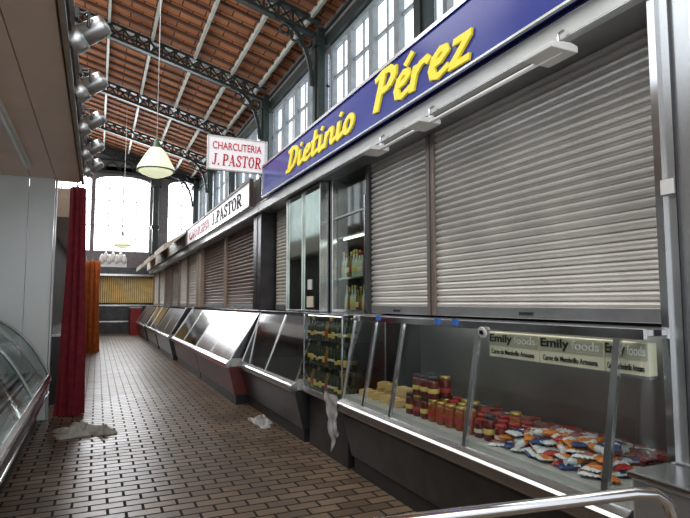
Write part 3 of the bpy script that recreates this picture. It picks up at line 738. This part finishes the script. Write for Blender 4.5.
# ---------------------------------------------------------------- handrail
hr = thing('handrail', 'bent chrome tubular guard rail', 'rail', (1.3, 1.3, 0))
P = [Vector(p) for p in ((.45, 1.395, 0), (.45, 1.395, .75), (.47, 1.39, .85), (.55, 1.375, .898), (.868, 1.327, .90), (1.56, 1.225, .90), (1.64, 1.213, .893), (1.69, 1.206, .865), (1.708, 1.203, .82), (1.71, 1.203, 0))]
part('rail_tube', MB().tube(P, .019, 'chrome', 20), hr)
for p in (P[0], P[-1]): part('floor_flange', MB().lathe([(.05, 0), (.05, .006), (.03, .012), (.022, .012)], (p.x, p.y, 0), 'chrome', 20), hr)

# ---------------------------------------------------------------- left stall
ls = thing('market_stall', 'open-fronted stall with beige boarded canopy and white panels', 'market stall', (-1.4, 4, 0))
m = MB()
for i in range(8):
    a = -2.58+i*.29; m.box(a, a+.284, -1.5, 8.2, 3.15, 3.17, 'beige')
part('soffit', m, ls, bevel=.004)
part('canopy_body', MB().box(-2.6, -.25, -1.5, 8.2, 3.17, 3.55, 'darkwood'), ls)
part('canopy_edge', MB().box(-.25, -.225, -1.5, 8.22, 3.13, 3.5, 'tan').box(-.226, -.215, -1.5, 8.22, 3.13, 3.16, 'steel_rough'), ls, bevel=.003)
part('lamp_rail', MB().box(-.225, -.195, -1.5, 8.1, 3.36, 3.40, 'steel_rough').box(-.225, -.205, -1.5, 8.1, 3.22, 3.235, 'steel_dark'), ls)
m = MB()
for a, b in ((-2.6, -1.6), (-1.595, -.86), (-.855, -.56)): m.box(a, b, 8.06, 8.12, 0, 3.15, 'panelwhite')
m.box(-.555, -.53, 8.04, 8.12, 0, 3.15, 'steel_rough')
part('side_panel', m, ls, bevel=.003)
part('rear_panel', MB().box(-2.66, -2.6, -1.5, 8.12, 0, 3.55, 'panelwhite'), ls)
tl = thing('fluorescent_batten', 'long fluorescent batten fixed under the canopy', 'lamp', (-.8, 5, 3.1))
part('housing', MB().box(-.84, -.76, 3.2, 7.3, 3.10, 3.149, 'white'), tl, bevel=.005)
part('tube', MB().tube([(-.8, 3.25, 3.08), (-.8, 7.25, 3.08)], .018, 'tube', 12), tl)
def spot():
    s = thing('spotlight', 'silver cylindrical spotlight on canopy edge bracket', 'lamp', (0, 0, 0), group='canopy spotlights')
    ax = Vector((.70, -.15, .50)).normalized()
    c = Vector((0, 0, 0))
    part('housing', MB().tube([c-ax*.04, c-ax*.035, c+ax*.09, c+ax*.125, c+ax*.135], [.066, .070, .070, .062, .035], 'steel_spot', 24), s)
    part('lamp_rim', MB().tube([c-ax*.13, c-ax*.125, c-ax*.05, c-ax*.04], [.084, .086, .086, .072], 'steel_spot', 24), s)
    part('lens', MB().tube([c-ax*.132, c-ax*.129], .070, 'white', 20), s)
    part('bracket', MB().box(-.085, -.06, -.03, .03, .08, .15, 'steel_dark').tube([(-.075, 0, .12), (-.02, 0, .13), (0, -.095, .10), (0, -.09, 0)], .010, 'steel_dark', 8), s, bevel=.002)
    return s
sp = spot()
ysp = [3.78, 4.72, 5.7, 6.7, 7.6]
sp.location = (-.11, ysp[0], 3.25)
for y in ysp[1:]: dup(sp, (-.11, y, 3.25))

lc = thing('display_counter', 'sloping curved glass refrigerated counter with steel trims', 'counter', (-1.1, 5, 0))
Y0, Y1 = .3, 7.9
part('plinth', MB().box(-1.6, -.64, Y0, Y1, 0, .12, 'black'), lc)
part('body', MB().prism([(-1.6, .12), (-.62, .12), (-.57, .4), (-.57, .5), (-1.6, .5)], Y0, Y1, 'steel_rough'), lc, bevel=.005)
part('bumper_ledge', MB().prism([(-.60, .48), (-.52, .49), (-.495, .52), (-.495, .57), (-.52, .60), (-.60, .61)], Y0, Y1, 'steel').box(-.535, -.515, Y0, Y1, .36, .39, 'chrome'), lc, bevel=.003)
part('display_floor', MB().box(-1.6, -.60, Y0, Y1, .5, .60, 'tray'), lc)
arc = []
for t in range(13):
    u = t/12; x = -.52-.80*u; z = .60+.80*u; b = .13*math.sin(math.pi*u); arc.append((x+b*.62, z+b*.78))
arc2 = [(x-.006, z-.004) for x, z in arc]
def ribbon(y0, y1, outer, inner, key):
    m = MB(); n = len(outer)
    vs = [(x, y0, z) for x, z in outer]+[(x, y1, z) for x, z in outer]+[(x, y0, z) for x, z in inner]+[(x, y1, z) for x, z in inner]
    fs = []
    for i in range(n-1):
        fs += [(i, i+1, n+i+1, n+i), (2*n+i, 3*n+i, 3*n+i+1, 2*n+i+1), (i, 2*n+i, 2*n+i+1, i+1), (n+i, n+i+1, 3*n+i+1, 3*n+i)]
    return m.add(vs, fs, key, True)
nsec = 4
for i in range(nsec):
    a = Y0+(Y1-Y0)*i/nsec; b = Y0+(Y1-Y0)*(i+1)/nsec
    part('curved_glass', ribbon(a+.012, b-.012, arc, arc2, 'glass'), lc)
for i in range(nsec+1):
    a = Y0+(Y1-Y0)*i/nsec
    part('rib', ribbon(max(Y0, a-.018), min(Y1, a+.018), [(x+.004, z+.004) for x, z in arc], [(x-.02, z-.02) for x, z in arc], 'steel_rough'), lc)
part('top_deck', MB().box(-1.6, -1.30, Y0, Y1, 1.40, 1.43, 'steel'), lc, bevel=.004)
part('rear_panel', MB().box(-1.6, -1.57, Y0, Y1, .6, 1.40, 'steel_dark'), lc)
part('end_panel', MB().prism([(-1.57, .6)]+arc+[(-1.57, 1.40)], Y1-.012, Y1-.002, 'glass'), lc)
m = MB().box(-1.55, -1.0, Y0+.03, Y1-.03, 1.0, 1.01, 'glass').box(-1.0, -.99, Y0+.03, Y1-.03, .995, 1.015, 'chrome')
for i in range(9):
    x = -.68-i*.095; m.box(x-.07, x, Y0+.03, Y1-.05, .60, .64, 'steel_dark').box(x-.012, x, Y0+.03, Y1-.05, .64, .665, 'chrome')
part('inner_shelf', m, lc)

def curtain(name, label, cx, cy, z0, z1, r0, r1, key, folds=9, ysc=1.0, seed=1):
    m = MB(); n = 108; nz = 26; vs = []; rnd = random.Random(seed); ph = rnd.uniform(0, 6)
    for j in range(nz+1):
        t = j/nz; z = z0+(z1-z0)*t
        r = r0+(r1-r0)*t**.7; r *= 1+.05*math.sin(5*t+ph)
        for i in range(n):
            a = 2*math.pi*i/n
            rr = r*(1+.20*math.sin(folds*a+1.5*math.sin(3*t)+ph)+.08*math.sin((folds*2+1)*a+ph))
            vs.append((cx+rr*math.cos(a)+.02*math.sin(3*t), cy+ysc*rr*math.sin(a), z))
    fs = [(j*n+i, j*n+(i+1) % n, (j+1)*n+(i+1) % n, (j+1)*n+i) for j in range(nz) for i in range(n)]
    fs.append(tuple(range(nz*n, nz*n+n)))
    m.add(vs, fs, key, True)
    e = thing(name, label, 'curtain', (cx, cy, z1))
    part('cloth', m, e)
    part('hanging_hook', MB().tube([(cx, cy, z1-.02), (cx, cy, z1+.05)], .012, 'steel', 8), e)
curtain('curtain', 'gathered dark red curtain hanging to the floor', -.30, 8.32, .005, 3.10, .15, .085, 'redcloth', 8, 1.1)
curtain('curtain', 'gathered orange curtain hanging beside a stall', -.16, 18.6, .005, 2.8, .2, .17, 'orangecloth', 8, 2.0, seed=4)
for a, b, k in ((9.2, 18.2, 'tan'), (19.2, 29, 'brownfascia')):
    s = thing('market_stall', 'closed stall with dark panels and boxed fascia', 'market stall', (-1.5, (a+b)/2, 0))
    part('body', MB().box(-2.6, -.75, a, b, 0, 2.8, 'interior'), s)
    part('fascia', MB().box(-2.6, -.42, a, b, 2.8, 3.25, k), s, bevel=.01)
    part('counter_front', MB().box(-.75, -.45, a, b, 0, 1.0, 'steel_dark').box(-.78, -.42, a, b, 1.0, 1.04, 'steel'), s)

es = thing('market_stall', 'closed end stall with varnished slatted shutter and dark counter', 'market stall', (1.1, 30.2, 0))
part('body', MB().box(-1.2, 2.9, 29.7, 31.2, 0, 1.45, 'interior').box(-1.2, 2.9, 30.0, 31.2, 1.45, 2.9, 'interior'), es)
m = MB()
for i in range(40): m.box(-1.15+i*.1, -1.15+i*.1+.075, 29.9, 30.0, 1.5, 2.85, 'woodslat')
part('slatted_shutter', m, es)
part('fascia', MB().box(-1.25, 2.95, 29.6, 31.2, 2.9, 3.3, 'steel_dark').box(-1.25, 2.95, 29.5, 29.6, 2.86, 2.96, 'steel'), es)
part('counter', MB().box(-1.2, 2.9, 29.3, 29.7, 0, 1.35, 'steel_dark').box(-1.2, 2.9, 29.25, 29.7, 1.35, 1.42, 'steel').box(-1.2, 2.9, 29.28, 29.31, .55, .62, 'steel'), es)
wo = MB()
for i in range(7):
    x = .15+i*.17; wo.lathe([(.02, .35), (.09, .22), (.13, .06), (.10, -.07), (.03, -.16)], (x, 29.45, 3.6+.12*(i % 2)), 'white', 12)
wo.box(.05, 1.3, 29.43, 29.47, 3.3, 3.55, 'white')
single('festoon', wo, 'white scalloped festoon decoration above the end stall', 'decoration', (.66, 29.45, 3.3))
single('red_cabinet', MB().box(1.45, 1.95, 27.6, 28.6, 0, 1.25, 'redstrip').box(1.42, 1.98, 27.57, 28.63, 1.25, 1.3, 'steel_rough').box(1.44, 1.46, 27.7, 28.5, .3, 1.1, 'brownfascia'), 'low red cabinet standing in the aisle', 'cabinet', (1.7, 28.1, 0), bevel=.01)

def pendant(loc, top):
    p = thing('pendant_lamp', 'cream ribbed glass pendant lamp with green metal cap on long cord', 'lamp', (0, 0, 0), group='aisle pendant lamps')
    part('shade', MB().lathe([(.09, .36), (.14, .31), (.20, .22), (.32, 0), (.335, -.04), (.32, -.066)], (0, 0, 0), 'shade', 48, rib=.045), p)
    part('bowl', MB().lathe([(.315, -.066), (.27, -.115), (.17, -.16), (.07, -.195), (.01, -.20)], (0, 0, 0), 'shade', 48, rib=.045), p)
    part('rim', MB().lathe([(.322, -.075), (.34, -.07), (.34, -.058), (.322, -.055)], (0, 0, 0), 'greenlid', 28), p)
    part('cap', MB().lathe([(.10, .34), (.085, .375), (.05, .40), (.04, .50), (.015, .54)], (0, 0, 0), 'greenlid', 20), p)
    part('cord', MB().tube([(0, 0, .53), (0, 0, top-loc[2])], .007, 'white', 8), p)
    p.location = loc; return p
PX = .90
l1 = pendant((PX, 10.3, 3.98), roofz(PX)-.02)
for Y in (3.4, 24.6): dup(l1, (PX, Y, 3.98))

# ---------------------------------------------------------------- lighting
w = bpy.data.worlds.new('world'); scene.world = w; w.use_nodes = True
bg = w.node_tree.nodes['Background']; bg.inputs['Color'].default_value = (.90, .95, 1, 1); bg.inputs['Strength'].default_value = 1.05
def area(name, loc, rot, sx, sy, power, color=(1, 1, 1)):
    l = bpy.data.lights.new(name, 'AREA'); l.shape = 'RECTANGLE'; l.size = sx; l.size_y = sy; l.energy = power; l.color = color
    o = bpy.data.objects.new(name, l); o.location = loc; o.rotation_euler = rot; COL.objects.link(o); return o
area('overhead_fill', (-2.5, 5, 8.8), (0, math.radians(-25), 0), 3, 14, 520, (1, .98, .95))  # added overhead fill, the roof has no opening here
area('overhead_fill', (-1, 20, 8.8), (0, math.radians(-15), 0), 3, 14, 460, (1, .98, .95))  # second added overhead fill, further down the hall
area('roof_fill', (-4.2, 8, 4.0), (0, math.radians(180-25), 0), 1.5, 14, 230, (1, .93, .84))  # added out-of-view fill aimed up to brighten the roof
area('roof_fill', (-4.2, 22, 4.0), (0, math.radians(180-25), 0), 1.5, 12, 200, (1, .93, .84))  # same added roof fill for the far half
area('rear_fill', (.8, -2.5, 4.0), (math.radians(70), 0, 0), 5, 4, 100, (1, .96, .90))  # added fill light behind the camera
area('end_window_daylight', (1.0, 31.7, 6.4), (math.radians(-72), 0, 0), 5, 3.6, 560, (.95, .97, 1))
